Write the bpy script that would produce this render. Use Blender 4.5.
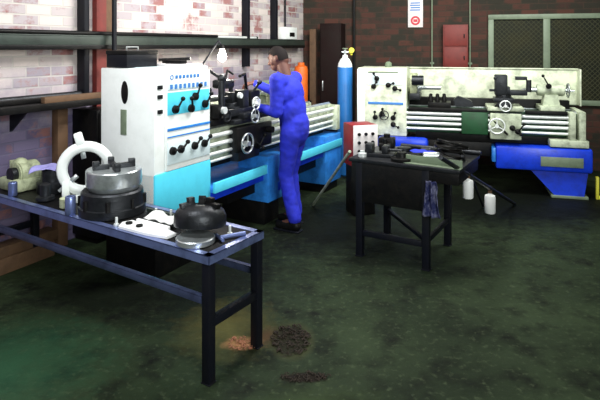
import bpy, bmesh, math, random
from mathutils import Vector, Matrix, noise
R = math.radians
random.seed(7)
S = bpy.context.scene
COL = S.collection
for o in list(bpy.data.objects): bpy.data.objects.remove(o)

# ---------------------------------------------------------------- camera
cam_d = bpy.data.cameras.new('camera'); cam = bpy.data.objects.new('camera', cam_d); COL.objects.link(cam)
cam.location = (0, 0, 1.72); cam.rotation_euler = (R(90), 0, 0)
cam_d.sensor_width = 36; cam_d.lens = 36*540/600; cam_d.shift_y = -154/600; cam_d.clip_start = .05
S.camera = cam
# ---------------------------------------------------------------- light
w = bpy.data.worlds.new('world'); S.world = w; w.use_nodes = True
w.node_tree.nodes['Background'].inputs[0].default_value = (.75, .88, 1, 1)
w.node_tree.nodes['Background'].inputs[1].default_value = .045
def area(name, loc, target, size, power, color, sy=None):
    l = bpy.data.lights.new(name, 'AREA'); l.energy = power; l.color = color; l.size = size
    if sy: l.shape = 'RECTANGLE'; l.size_y = sy
    o = bpy.data.objects.new(name, l); COL.objects.link(o); o.location = loc
    o.rotation_euler = (Vector(target)-Vector(loc)).to_track_quat('-Z', 'Y').to_euler()
    return o
area('fill_behind_camera', (1.5, -1.2, 2.4), (-.6, 5.2, 1.1), 2.2, 155, (.95, 1, .97), 1.8)  # unseen soft lamp behind the camera, added to brighten the machine fronts
area('overhead_fill_rear', (.5, 4.7, 3.25), (-1.2, 6.0, 1.2), 1.5, 95, (1, .99, .96), .8)  # added overhead lamp without a fixture, aimed at the near lathe
area('overhead_fill_front', (-1.3, 2.2, 3.3), (-1.7, 3.6, 0.6), 1.2, 50, (.95, .98, 1), .6)  # added lamp above the workbench, no fixture built
area('overhead_fill_right', (2.3, 5.1, 3.3), (2.2, 7.0, .9), 1.6, 75, (.96, 1, .93), .6)  # added lamp above the far lathe, no fixture built
S.view_settings.view_transform = 'Standard'; S.view_settings.look = 'None'
S.view_settings.gamma = 1; S.view_settings.use_curve_mapping = False
S.view_settings.exposure = 0.55

# ---------------------------------------------------------------- materials
def lin(c): return tuple((x/12.92 if x <= .04045 else ((x+.055)/1.055)**2.4) for x in [v/255 for v in c])
SPEC = {'black_grease': .18, 'dark_leg_paint': .25, 'black_hair': .1, 'dark_brown_wood': .15, 'dirty_dark_pane': .2, 'dirty_rag': .1}
def mat(name, rgb, rough=.5, metal=0, dirt=.25, dirt_rgb=(30, 28, 24), scale=9, bump=.15, emit=None):
    m = bpy.data.materials.new(name); m.use_nodes = True; nt = m.node_tree; b = nt.nodes['Principled BSDF']
    b.inputs['Roughness'].default_value = rough; b.inputs['Metallic'].default_value = metal; b.inputs['Specular IOR Level'].default_value = SPEC.get(name, .5)
    tc = nt.nodes.new('ShaderNodeTexCoord'); nz = nt.nodes.new('ShaderNodeTexNoise')
    nz.inputs['Scale'].default_value = scale; nz.inputs['Detail'].default_value = 6; nz.inputs['Roughness'].default_value = .65
    nt.links.new(tc.outputs['Object'], nz.inputs['Vector'])
    rp = nt.nodes.new('ShaderNodeValToRGB'); rp.color_ramp.elements[0].position = .45; rp.color_ramp.elements[1].position = .75
    rp.color_ramp.elements[0].color = (0, 0, 0, 1); rp.color_ramp.elements[1].color = (dirt, dirt, dirt, 1)
    nt.links.new(nz.outputs['Fac'], rp.inputs['Fac'])
    mx = nt.nodes.new('ShaderNodeMix'); mx.data_type = 'RGBA'
    mx.inputs[6].default_value = (*lin(rgb), 1); mx.inputs[7].default_value = (*lin(dirt_rgb), 1)
    nt.links.new(rp.outputs['Color'], mx.inputs[0]); nt.links.new(mx.outputs[2], b.inputs['Base Color'])
    if bump:
        bp = nt.nodes.new('ShaderNodeBump'); bp.inputs['Strength'].default_value = bump; bp.inputs['Distance'].default_value = .01
        nt.links.new(nz.outputs['Fac'], bp.inputs['Height']); nt.links.new(bp.outputs['Normal'], b.inputs['Normal'])
    if emit:
        b.inputs['Emission Color'].default_value = (*lin(rgb), 1); b.inputs['Emission Strength'].default_value = emit
    return m
M = dict(
 white=mat('white_enamel', (236, 240, 238), .35, dirt=.12, dirt_rgb=(120, 125, 110)),
 cream=mat('cream_enamel', (216, 222, 198), .45, dirt=.75, dirt_rgb=(84, 94, 66), scale=8),
 creamd=mat('worn_cream_enamel', (186, 194, 170), .5, dirt=.9, dirt_rgb=(70, 78, 58), scale=11),
 cyan=mat('cyan_enamel', (84, 205, 232), .35, dirt=.15, dirt_rgb=(40, 110, 140)),
 panel=mat('pale_panel', (212, 228, 232), .35, dirt=.2, dirt_rgb=(150, 170, 180)),
 lblue=mat('light_blue_enamel', (48, 132, 220), .35, dirt=.6, dirt_rgb=(16, 40, 110)),
 blue=mat('blue_enamel', (18, 58, 205), .35, dirt=.55, dirt_rgb=(10, 22, 90)),
 cover=mat('boiler_suit_cotton', (24, 36, 182), .85, dirt=.6, dirt_rgb=(10, 14, 84), scale=7, bump=.5),
 skin=mat('brown_skin', (84, 48, 38), .65, dirt=.2),
 eye=mat('eye', (120, 110, 104), .4, dirt=0, bump=0),
 hair=mat('black_hair', (26, 22, 22), .8),
 black=mat('black_grease', (13, 13, 14), .45, dirt=.5, dirt_rgb=(34, 30, 26), scale=14, bump=.4),
 cast=mat('dark_cast_iron', (44, 46, 50), .4, .6, dirt=.6, dirt_rgb=(14, 14, 14), scale=16, bump=.5),
 steel=mat('machined_steel', (200, 206, 208), .28, .75, dirt=.5, dirt_rgb=(60, 62, 62), scale=14),
 rod=mat('bright_steel_rod', (226, 230, 228), .35, .3, dirt=.3, dirt_rgb=(110, 112, 110)),
 angle=mat('blued_angle_iron', (120, 134, 185), .3, .6, dirt=.7, dirt_rgb=(22, 24, 34), scale=7),
 leg=mat('dark_leg_paint', (13, 15, 24), .5, .1, dirt=.4),
 rail=mat('worn_rail_paint', (72, 80, 112), .35, .4, dirt=.8, dirt_rgb=(16, 18, 26), scale=5),
 rack=mat('rack_green_steel', (50, 60, 54), .5, .2, dirt=.7, dirt_rgb=(26, 30, 28)),
 rag=mat('white_rag', (225, 226, 222), .9, dirt=.3, dirt_rgb=(100, 100, 120), bump=.6),
 vrag=mat('violet_rag', (165, 160, 220), .9, dirt=.6, dirt_rgb=(70, 60, 150), bump=.6),
 drag=mat('dirty_rag', (40, 44, 80), .9, dirt=.8, dirt_rgb=(150, 150, 175), scale=16, bump=.6),
 brag=mat('blue_rag', (30, 50, 190), .9, dirt=.4),
 red=mat('red_paint', (130, 22, 28), .5, dirt=.3),
 rust=mat('rust_red_sheet', (112, 34, 28), .6, dirt=.5, dirt_rgb=(60, 22, 18)),
 orange=mat('orange_plastic', (224, 104, 30), .5),
 yellow=mat('yellow_paint', (206, 200, 60), .5),
 brown=mat('dark_brown_wood', (26, 12, 11), .7, dirt=.5),
 wood=mat('raw_timber', (98, 72, 50), .75, dirt=.6, dirt_rgb=(50, 34, 24)),
 olive=mat('olive_casting', (176, 182, 148), .5, dirt=.8, dirt_rgb=(50, 54, 40), scale=18),
 gas=mat('gas_blue', (36, 112, 184), .4, dirt=.3, dirt_rgb=(20, 60, 120)),
 plastic=mat('white_plastic', (240, 240, 240), .4, dirt=.05),
 frame=mat('grey_green_frame', (112, 126, 104), .5, dirt=.5, dirt_rgb=(60, 70, 56)),
 wire=mat('mesh_wire', (62, 62, 32), .7, 0),
 pane=mat('dirty_dark_pane', (20, 24, 16), .6, dirt=.6, dirt_rgb=(58, 52, 18), scale=3),
 green=mat('dark_green_paint', (20, 70, 38), .5, dirt=.5),
 print_blue=mat('print_blue', (60, 120, 190), .5, dirt=0),
 print_red=mat('print_red', (196, 40, 60), .5, dirt=0),
 paper=mat('sign_white', (220, 214, 214), .6, dirt=.2, dirt_rgb=(140, 120, 130)),
 glow=mat('lit_bulb', (255, 246, 225), .5, dirt=0, emit=40),
 swarf=mat('brown_swarf', (46, 34, 24), .6, .3, dirt=.7, dirt_rgb=(14, 12, 10), scale=60, bump=.8),
 rswarf=mat('rusty_swarf', (170, 112, 84), .7, 0, dirt=.6, dirt_rgb=(60, 34, 24), scale=50, bump=.8),
)
def brickmat(name, c1, c2, mortar, worn, amount, bump=.5, low=None):
    m = bpy.data.materials.new(name); m.use_nodes = True; nt = m.node_tree; b = nt.nodes['Principled BSDF']
    b.inputs['Roughness'].default_value = .85
    tc = nt.nodes.new('ShaderNodeTexCoord'); sp = nt.nodes.new('ShaderNodeSeparateXYZ'); cb = nt.nodes.new('ShaderNodeCombineXYZ')
    nt.links.new(tc.outputs['Object'], sp.inputs[0]); nt.links.new(sp.outputs[0], cb.inputs[0]); nt.links.new(sp.outputs[2], cb.inputs[1])
    br = nt.nodes.new('ShaderNodeTexBrick'); br.inputs['Scale'].default_value = 1
    br.inputs['Brick Width'].default_value = .23; br.inputs['Row Height'].default_value = .086
    br.inputs['Mortar Size'].default_value = .008; br.inputs['Mortar Smooth'].default_value = .3; br.inputs['Bias'].default_value = 0
    br.inputs['Color1'].default_value = (*lin(c1), 1); br.inputs['Color2'].default_value = (*lin(c2), 1); br.inputs['Mortar'].default_value = (*lin(mortar), 1)
    nt.links.new(cb.outputs[0], br.inputs['Vector'])
    br2 = nt.nodes.new('ShaderNodeTexBrick'); br2.inputs['Scale'].default_value = 1
    br2.inputs['Brick Width'].default_value = .23; br2.inputs['Row Height'].default_value = .086; br2.inputs['Mortar Size'].default_value = .008
    br2.inputs['Color1'].default_value = (0, 0, 0, 1); br2.inputs['Color2'].default_value = (1, 1, 1, 1); br2.inputs['Mortar'].default_value = (.3, .3, .3, 1)
    nt.links.new(cb.outputs[0], br2.inputs['Vector'])
    nz = nt.nodes.new('ShaderNodeTexNoise'); nz.inputs['Scale'].default_value = 3.2; nz.inputs['Detail'].default_value = 7; nz.inputs['Roughness'].default_value = .7
    nt.links.new(cb.outputs[0], nz.inputs['Vector'])
    ad = nt.nodes.new('ShaderNodeMath'); ad.operation = 'MULTIPLY_ADD'; ad.inputs[1].default_value = .22
    nt.links.new(br2.outputs['Color'], ad.inputs[0]); nt.links.new(nz.outputs['Fac'], ad.inputs[2])
    rp = nt.nodes.new('ShaderNodeValToRGB'); rp.color_ramp.elements[0].position = 1-amount; rp.color_ramp.elements[1].position = min(1, 1-amount+.12)
    nt.links.new(ad.outputs[0], rp.inputs['Fac'])
    mx = nt.nodes.new('ShaderNodeMix'); mx.data_type = 'RGBA'; mx.inputs[7].default_value = (*lin(worn), 1)
    nt.links.new(rp.outputs['Color'], mx.inputs[0])
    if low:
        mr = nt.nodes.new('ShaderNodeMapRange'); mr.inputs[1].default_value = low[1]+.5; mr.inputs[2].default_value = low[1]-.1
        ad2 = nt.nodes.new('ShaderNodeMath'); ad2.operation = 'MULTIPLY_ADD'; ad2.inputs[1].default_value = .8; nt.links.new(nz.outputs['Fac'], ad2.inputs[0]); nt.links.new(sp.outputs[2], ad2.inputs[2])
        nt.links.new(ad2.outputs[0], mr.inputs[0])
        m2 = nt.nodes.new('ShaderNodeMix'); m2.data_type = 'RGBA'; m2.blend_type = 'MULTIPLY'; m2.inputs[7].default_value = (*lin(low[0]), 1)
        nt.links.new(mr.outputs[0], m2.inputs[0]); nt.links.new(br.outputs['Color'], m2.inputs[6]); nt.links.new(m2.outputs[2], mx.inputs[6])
    else: nt.links.new(br.outputs['Color'], mx.inputs[6])
    nt.links.new(mx.outputs[2], b.inputs['Base Color'])
    bp = nt.nodes.new('ShaderNodeBump'); bp.inputs['Strength'].default_value = bump; bp.inputs['Distance'].default_value = .01; bp.invert = True
    nt.links.new(br.outputs['Fac'], bp.inputs['Height']); nt.links.new(bp.outputs['Normal'], b.inputs['Normal'])
    return m
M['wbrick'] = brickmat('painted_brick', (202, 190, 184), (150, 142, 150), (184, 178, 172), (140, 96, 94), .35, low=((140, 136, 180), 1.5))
M['dbrick'] = brickmat('dark_brick', (74, 40, 29), (46, 27, 22), (54, 40, 29), (36, 32, 22), .44, .3)
def floormat():
    m = bpy.data.materials.new('oily_green_floor'); m.use_nodes = True; nt = m.node_tree; b = nt.nodes['Principled BSDF']
    b.inputs['Specular IOR Level'].default_value = .1
    tc = nt.nodes.new('ShaderNodeTexCoord')
    def nz(s, d=6, r=.6):
        n = nt.nodes.new('ShaderNodeTexNoise'); n.inputs['Scale'].default_value = s; n.inputs['Detail'].default_value = d; n.inputs['Roughness'].default_value = r
        nt.links.new(tc.outputs['Object'], n.inputs['Vector']); return n
    def mix(fac, a, c):
        x = nt.nodes.new('ShaderNodeMix'); x.data_type = 'RGBA'
        nt.links.new(fac, x.inputs[0])
        if isinstance(a, tuple): x.inputs[6].default_value = (*lin(a), 1)
        else: nt.links.new(a, x.inputs[6])
        x.inputs[7].default_value = (*lin(c), 1); return x.outputs[2]
    def ramp(src, p0, p1):
        r = nt.nodes.new('ShaderNodeValToRGB'); r.color_ramp.elements[0].position = p0; r.color_ramp.elements[1].position = p1
        nt.links.new(src, r.inputs['Fac']); return r.outputs['Color']
    big = nz(.9); mid = nz(4.5); fine = nz(26)
    c = mix(ramp(big.outputs['Fac'], .35, .65), (24, 33, 21), (48, 60, 40))
    c = mix(ramp(mid.outputs['Fac'], .48, .72), c, (16, 18, 15))
    c = mix(ramp(fine.outputs['Fac'], .55, .8), c, (70, 80, 58))
    def blob(x, y, rx, ry, rgb, c, soft=.5, amt=1.0, dist=.5):
        mp = nt.nodes.new('ShaderNodeMapping'); mp.vector_type = 'POINT'
        mp.inputs['Location'].default_value = (-x/rx, -y/ry, 0); mp.inputs['Scale'].default_value = (1/rx, 1/ry, 0)
        nt.links.new(tc.outputs['Object'], mp.inputs[0])
        ln = nt.nodes.new('ShaderNodeVectorMath'); ln.operation = 'LENGTH'; nt.links.new(mp.outputs[0], ln.inputs[0])
        ma = nt.nodes.new('ShaderNodeMath'); ma.operation = 'MULTIPLY_ADD'; ma.inputs[1].default_value = dist
        nt.links.new(nz(14).outputs['Fac'], ma.inputs[0]); nt.links.new(ln.outputs['Value'], ma.inputs[2])
        mr = nt.nodes.new('ShaderNodeMapRange'); mr.inputs[1].default_value = 1+dist*.5; mr.inputs[2].default_value = 1+dist*.5-soft
        mr.inputs[4].default_value = amt
        nt.links.new(ma.outputs[0], mr.inputs[0]); return mix(mr.outputs[0], c, rgb)
    oil = (5, 7, 5)  # near-black pools: shade around lathes and bench painted in together with soaked oil
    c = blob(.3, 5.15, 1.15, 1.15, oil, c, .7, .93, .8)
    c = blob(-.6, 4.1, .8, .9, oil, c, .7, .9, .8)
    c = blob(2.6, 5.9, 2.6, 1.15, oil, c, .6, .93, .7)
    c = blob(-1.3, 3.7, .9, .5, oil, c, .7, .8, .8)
    c = blob(-.45, 3.3, .36, .42, (104, 98, 54), c, .9, .6, .9)
    c = blob(.1, 2.3, .5, .5, (64, 80, 40), c, .9, .5, .8)
    c = blob(-.33, 3.12, .14, .09, (176, 126, 88), c, .9, .8, 1.2)
    c = blob(-.17, 3.2, .13, .12, (92, 60, 42), c, .8, .6, .9)
    c = blob(-.05, 3.16, .15, .23, (64, 66, 42), c, .25, .6, .12)
    c = blob(-.05, 3.16, .125, .2, (30, 28, 20), c, .3, .85, .9)
    c = blob(.02, 2.8, .14, .05, (28, 20, 16), c, .4, .9, .9)
    c = blob(-1.6, 2.9, .7, .6, (42, 82, 58), c, .9, .7, .8)
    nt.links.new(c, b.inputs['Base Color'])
    rr = nt.nodes.new('ShaderNodeMapRange'); rr.inputs[3].default_value = .42; rr.inputs[4].default_value = .85
    nt.links.new(mid.outputs['Fac'], rr.inputs[0]); nt.links.new(rr.outputs[0], b.inputs['Roughness'])
    bp = nt.nodes.new('ShaderNodeBump'); bp.inputs['Strength'].default_value = .3; bp.inputs['Distance'].default_value = .01
    nt.links.new(fine.outputs['Fac'], bp.inputs['Height']); nt.links.new(bp.outputs['Normal'], b.inputs['Normal'])
    return m
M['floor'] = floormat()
M['ceil'] = mat('sheet_ceiling', (120, 120, 112), .8)

# ---------------------------------------------------------------- mesh helpers
class MB:
    def __init__(s): s.bm = bmesh.new()
    def box(s, a, b, bev=.004, mtx=None):
        a, b = Vector(a), Vector(b); t = bmesh.new()
        bmesh.ops.create_cube(t, size=1)
        for v in t.verts: v.co = Vector(((a[i]+b[i])/2+v.co[i]*abs(b[i]-a[i]) for i in range(3)))
        if bev:
            bv = min(bev, min(abs(b[i]-a[i]) for i in range(3))*.3)
            bmesh.ops.bevel(t, geom=t.edges[:], offset=bv, segments=2, affect='EDGES', profile=.5)
        return s.add(t, mtx)
    def add(s, t, mtx=None):
        if mtx: bmesh.ops.transform(t, matrix=mtx, verts=t.verts)
        me = bpy.data.meshes.new('t'); t.to_mesh(me); t.free(); s.bm.from_mesh(me); bpy.data.meshes.remove(me); return s
    def bar(s, p, q, wx, wy=None, bev=.002):
        p, q = Vector(p), Vector(q); d = q-p; wy = wy or wx
        rot = d.to_track_quat('Z', 'X' if abs(d.normalized().z) > .9 else 'Y').to_matrix().to_4x4()
        return s.box((-wx/2, -wy/2, 0), (wx/2, wy/2, d.length), bev, Matrix.Translation(p) @ rot)
    def cyl(s, p, q, r, r2=None, seg=24, bev=0):
        p, q = Vector(p), Vector(q); d = q-p; r2 = r if r2 is None else r2; t = bmesh.new()
        bmesh.ops.create_cone(t, cap_ends=True, segments=seg, radius1=r, radius2=r2, depth=d.length)
        if bev:
            es = [e for e in t.edges if len(e.link_faces) == 2 and any(len(f.verts) > 4 for f in e.link_faces)]
            bmesh.ops.bevel(t, geom=es, offset=bev, segments=2, affect='EDGES')
        m = Matrix.Translation((p+q)/2) @ d.to_track_quat('Z', 'Y').to_matrix().to_4x4()
        return s.add(t, m)
    def ball(s, c, r, sc=(1, 1, 1), seg=16):
        t = bmesh.new(); bmesh.ops.create_uvsphere(t, u_segments=seg, v_segments=seg//2+2, radius=r)
        return s.add(t, Matrix.Translation(Vector(c)) @ Matrix.Diagonal((*sc, 1)))
    def turn(s, c, prof, axis=(0, 0, 1), seg=32):       # profile of (radius, height) pairs turned about the axis
        t = bmesh.new(); rings = []
        for r, h in prof:
            rings.append([t.verts.new((max(r, 1e-4)*math.cos(2*math.pi*k/seg), max(r, 1e-4)*math.sin(2*math.pi*k/seg), h)) for k in range(seg)])
        for a, b in zip(rings, rings[1:]):
            for k in range(seg): t.faces.new((a[k], a[(k+1) % seg], b[(k+1) % seg], b[k]))
        t.faces.new(rings[0][::-1]); t.faces.new(rings[-1])
        bmesh.ops.recalc_face_normals(t, faces=t.faces[:])
        return s.add(t, Matrix.Translation(Vector(c)) @ Vector(axis).to_track_quat('Z', 'Y').to_matrix().to_4x4())
    def torus(s, c, R_, r, axis=(0, 0, 1), a0=0, a1=360, seg=32, sec=10, flat=1):
        t = bmesh.new(); n = seg; full = (a1-a0) >= 360; rings = []
        for i in range(n if full else n+1):
            a = R(a0+(a1-a0)*i/n)
            rings.append([t.verts.new(((R_+r*math.cos(2*math.pi*k/sec))*math.cos(a), (R_+r*math.cos(2*math.pi*k/sec))*math.sin(a), flat*r*math.sin(2*math.pi*k/sec))) for k in range(sec)])
        m = len(rings)
        for i in range(m if full else m-1):
            a, b = rings[i], rings[(i+1) % m]
            for k in range(sec): t.faces.new((a[k], b[k], b[(k+1) % sec], a[(k+1) % sec]))
        if not full: t.faces.new(rings[0]); t.faces.new(rings[-1][::-1])
        bmesh.ops.recalc_face_normals(t, faces=t.faces[:])
        return s.add(t, Matrix.Translation(Vector(c)) @ Vector(axis).to_track_quat('Z', 'Y').to_matrix().to_4x4())
    def tube(s, pts, r, seg=10):
        for a, b in zip(pts, pts[1:]): s.cyl(a, b, r, seg=seg)
        for p in pts[1:-1]: s.ball(p, r, seg=8)
        return s
    def prism(s, pts, z0, z1, mtx=None, bev=0):         # outline in xy pulled from z0 to z1
        t = bmesh.new(); lo = [t.verts.new((x, y, z0)) for x, y in pts]; hi = [t.verts.new((x, y, z1)) for x, y in pts]
        n = len(pts); t.faces.new(lo[::-1]); t.faces.new(hi)
        for k in range(n): t.faces.new((lo[k], lo[(k+1) % n], hi[(k+1) % n], hi[k]))
        bmesh.ops.recalc_face_normals(t, faces=t.faces[:])
        if bev: bmesh.ops.bevel(t, geom=t.edges[:], offset=bev, segments=2, affect='EDGES')
        return s.add(t, mtx)
    def obj(s, name, m, parent=None, smooth=True):
        me = bpy.data.meshes.new(name); s.bm.to_mesh(me); s.bm.free()
        if smooth:
            me.polygons.foreach_set('use_smooth', [True]*len(me.polygons)); me.set_sharp_from_angle(angle=R(35))
        o = bpy.data.objects.new(name, me); COL.objects.link(o); me.materials.append(M[m]); o.parent = parent
        return o
def tag(o, label, cat, group=None, kind=None):
    o['label'] = label; o['category'] = cat
    if group: o['group'] = group
    if kind: o['kind'] = kind
    return o
def thing(name, label, cat, loc=(0, 0, 0), rz=0, group=None):
    o = bpy.data.objects.new(name, None); COL.objects.link(o); o.location = loc; o.rotation_euler = (0, 0, rz)
    o.empty_display_size = .1
    return tag(o, label, cat, group)
def struct(mb, name, m, loc=(0, 0, 0), rz=0, parent=None, smooth=False):
    o = mb.obj(name, m, parent, smooth); o.location = loc; o.rotation_euler = (0, 0, rz)
    if parent is None: o['kind'] = 'structure'
    return o
def solo(mb, name, m, label, cat, loc=(0, 0, 0), rz=0, group=None):
    o = mb.obj(name, m); o.location = loc; o.rotation_euler = (0, 0, rz); return tag(o, label, cat, group)
def crumple(o, amp, sc, seed=0):
    for v in o.data.vertices:
        n = noise.noise_vector(v.co*sc+Vector((seed, seed*2, 0))); v.co += n*amp
def cloth(name, m, label, cat, sx, sy, loc, rz=0, amp=.02, sc=12, fold=None, group=None, thick=.003):
    t = bmesh.new(); bmesh.ops.create_grid(t, x_segments=26, y_segments=20, size=.5)
    for v in t.verts:
        x, y = v.co.x*sx, v.co.y*sy
        edge = noise.noise(Vector((x*9, y*9, 3)))
        z = fold(x, y) if fold else 0
        n = noise.noise(Vector((x*sc, y*sc, loc[0]*5)))
        v.co = Vector((x*(1+.25*edge), y*(1-.2*edge), z+amp*(n+.9 if not fold else n)))
    mb = MB(); mb.add(t); o = mb.obj(name, m); o.location = loc; o.rotation_euler = (0, 0, rz)
    sd = o.modifiers.new('thickness', 'SOLIDIFY'); sd.thickness = thick; sd.offset = 1
    return tag(o, label, cat, group)

# ---------------------------------------------------------------- setting
A1 = math.atan2(.874, .486)          # direction of the left wall and the near machine
A2 = math.atan2(-.28, 1)             # direction of the back wall and the far machine
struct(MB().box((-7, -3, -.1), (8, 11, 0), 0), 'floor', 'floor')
struct(MB().box((-7, -3, 3.5), (8, 11, 3.6), 0), 'ceiling', 'ceil')
WL = Vector((-2.36, 4.23, 0))        # a point on the left wall
cor = WL+Vector((.486, .874, 0))*4.96    # corner of the two walls
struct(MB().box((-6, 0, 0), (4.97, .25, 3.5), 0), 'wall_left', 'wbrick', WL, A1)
struct(MB().box((-.2, 0, 0), (6.9, .25, 3.5), 0), 'wall_back', 'dbrick', cor, A2)
struct(MB().box((-3, -.2, 0), (7.2, 0, 3.5), 0), 'wall_right', 'dbrick', (5.9, 0, 0), R(90))
def WP(s, off=0, z=0):               # along the left wall, off = distance into the room
    return WL+Vector((.486*s+.874*off, .874*s-.486*off, z))
def s_at(px, off=0):                 # wall position seen at this column
    u = (px-300)/540; b = WL+Vector((.874*off, -.486*off, 0)); return (u*b.y-b.x)/(.486-u*.874)
def BP(s, off=0, z=0):
    c, d = math.cos(A2), math.sin(A2); return cor+Vector((c*s+d*off, d*s-c*off, z))
def b_at(px, off=0):
    u = (px-300)/540; b = BP(0, off); c, d = math.cos(A2), math.sin(A2); return (u*b.y-b.x)/(c-u*d)
# brick pier of bare red brick on the left wall
s0, s1 = s_at(96, .05), s_at(115, .05)
struct(MB().box((s0, -.06, 0), ((s0+s1)/2, .0, 3.5), 0), 'trim_1', 'rust', WL, A1)
struct(MB().box(((s0+s1)/2, -.06, 0), (s1, .0, 3.5), 0), 'trim_2', 'wood', WL, A1)
# wire mesh window on the back wall
x0, x1 = b_at(488), b_at(488)+2.5; zt, zb = 2.17, .9
wn = bpy.data.objects.new('window_1', None); COL.objects.link(wn); wn.location = cor; wn.rotation_euler = (0, 0, A2); wn['kind'] = 'structure'
f = MB(); f.box((x0, -.06, zt-.07), (x1, .0, zt)); f.box((x0, -.06, zb), (x1, 0, zb+.07)); f.box((x0, -.06, zb+.07), (x0+.075, 0, zt-.07)); f.box((x1-.075, -.06, zb+.07), (x1, 0, zt-.07))
f.obj('window_frame', 'frame', wn)
mull = b_at(546); mu = MB(); mu.box((mull-.045, -.065, zb+.07), (mull+.045, 0, zt-.07)); mu.obj('mullion', 'frame', wn)
p = MB(); p.box((x0+.07, -.012, zb+.07), (x1-.07, -.004, zt-.07), 0); p.obj('pane', 'pane', wn)
mesh = MB(); h = zt-zb-.14; k = x0+.07-h
while k < x1:
    for sgn in (1, -1):
        a = (k, 0); b = (k+h, h)
        lo = max(a[0], x0+.075); hi = min(b[0], x1-.075)
        if hi > lo:
            za, zb_ = lo-k, hi-k
            if sgn < 0: za, zb_ = h-za, h-zb_
            mesh.bar((lo, -.022, zb+.07+za), (hi, -.022, zb+.07+zb_), .009, .006, 0)
    k += .065
mesh.obj('wire_mesh', 'wire', wn)
# conduits
def conduit(px, z0, z1, r=.012, name='conduit_pipe', lab='', m='frame'):
    b = BP(b_at(px, .03), .03); mb = MB(); mb.cyl((0, 0, z0), (0, 0, z1), r, seg=12)
    for z in (z0+.25, z1-.5): mb.box((-.03, -.004, z), (.03, .028, z+.03))
    solo(mb, name, m, lab, 'pipe', b, A2)
conduit(432, 1.2, 3.5, .011, lab='thin vertical conduit on the brick between the white sign and the red cabinet')
conduit(470, 1.2, 3.5, .011, lab='thin vertical conduit just right of the red wall cabinet')
conduit(354, .6, 3.5, .022, m='black', lab='dark vertical pipe on the back wall above the blue gas cylinder')
# red wall cabinet
b0 = b_at(443, .12); b1 = b_at(468, .12)
t = thing('wall_cabinet', 'red sheet metal cabinet fixed on the dark brick left of the mesh window', 'cabinet', BP(b0, 0, 0), A2)
w_ = b1-b0
MB().box((0, -.12, 1.38), (w_, 0, 2.03)).obj('body', 'rust', t)
for za, zc in ((1.4, 1.7), (1.72, 2.01)):
    d = MB().box((.015, -.135, za), (w_-.015, -.12, zc)).obj('door', 'rust', t); MB().box((w_-.06, -.15, (za+zc)/2-.03), (w_-.045, -.135, (za+zc)/2+.03)).obj('handle', 'black', d)
# sign
b0 = b_at(408); b1 = b_at(423); w_ = b1-b0
t = thing('wall_sign', 'white sign with a red emblem high on the dark brick back wall', 'sign', BP(b0, 0, 0), A2)
MB().box((0, -.012, 2.0), (w_, 0, 2.42), .002).obj('sign_board', 'paper', t)
mb = MB(); mb.torus((w_/2, -.014, 2.1), .055, .014, (0, 1, 0), flat=.2); mb.box((w_/2-.03, -.018, 2.08), (w_/2+.03, -.012, 2.12), 0); mb.obj('red_emblem', 'print_red', t)
mb = MB()
for q in range(4): mb.box((.03+.01*(q % 2), -.015, 2.25+q*.035), (w_-.04, -.011, 2.268+q*.035), 0)
mb.obj('blue_lines', 'print_blue', t)
# tall dark cupboard in the corner
b0 = b_at(320, .35); w_ = b_at(341, .35)-b0
t = thing('tall_cupboard', 'tall dark brown cupboard in the corner behind the worker', 'cupboard', BP(b0, 0, 0), A2)
MB().box((0, -.35, .08), (w_, -.002, 2.06)).obj('body', 'brown', t); MB().box((.01, -.33, 0), (w_-.01, -.01, .08)).obj('plinth', 'black', t)
d = MB().box((.015, -.37, .1), (w_-.015, -.35, 2.04)).obj('door', 'brown', t); MB().box((.04, -.39, 1.05), (.055, -.37, 1.2)).obj('handle', 'steel', d)
# narrow timber board + corner clutter between wall and cupboard
solo(MB().box((-.05, -.02, 0), (.05, .02, 1.98)), 'timber_board', 'wood', 'pale timber board standing upright in the corner left of the dark cupboard', 'board', BP(b_at(313, .2), .2), A2)
solo(MB().turn((0, 0, 0), [(.1, 0), (.1, .45), (.09, .5), (.05, .52), (.05, .56)]), 'orange_canister', 'orange', 'orange canister on the low bench behind the worker', 'canister', WP(s_at(303, .3)-.06, .3, .92))
t = thing('corner_bench', 'low dark bench in the corner carrying the orange canister', 'bench', WP(s_at(303, .3), .02), A1)
MB().box((-.45, -.4, .88), (.05, 0, .92)).obj('bench_top', 'brown', t)
for x in (-.42, .02):
    for y in (-.37, -.03): MB().bar((x, y, 0), (x, y, .88), .04).obj('leg', 'leg', t)
# gas cylinder
t = thing('gas_cylinder', 'blue gas cylinder with a white shoulder beside the far lathe', 'gas cylinder', (.60, 7.2, 0))
MB().turn((0, 0, 0), [(.085, 0), (.1, .02), (.1, 1.42), (.097, 1.44)]).obj('body', 'gas', t)
MB().turn((0, 0, 0), [(.098, 1.44), (.09, 1.49), (.06, 1.545), (.038, 1.565), (.036, 1.6)]).obj('shoulder', 'white', t)
v = MB().cyl((0, 0, 1.6), (0, 0, 1.67), .02).cyl((-.045, 0, 1.64), (.05, 0, 1.64), .013).obj('valve', 'steel', t)
MB().torus((0, 0, 1.685), .03, .009).cyl((0, 0, 1.66), (0, 0, 1.69), .008).obj('valve_wheel', 'frame', v)
g = MB().cyl((.05, 0, 1.64), (.1, 0, 1.64), .018).cyl((.085, -.01, 1.665), (.085, -.045, 1.665), .035).cyl((.085, .0, 1.6), (.085, 0, 1.66), .015).obj('regulator', 'yellow', t)

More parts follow.
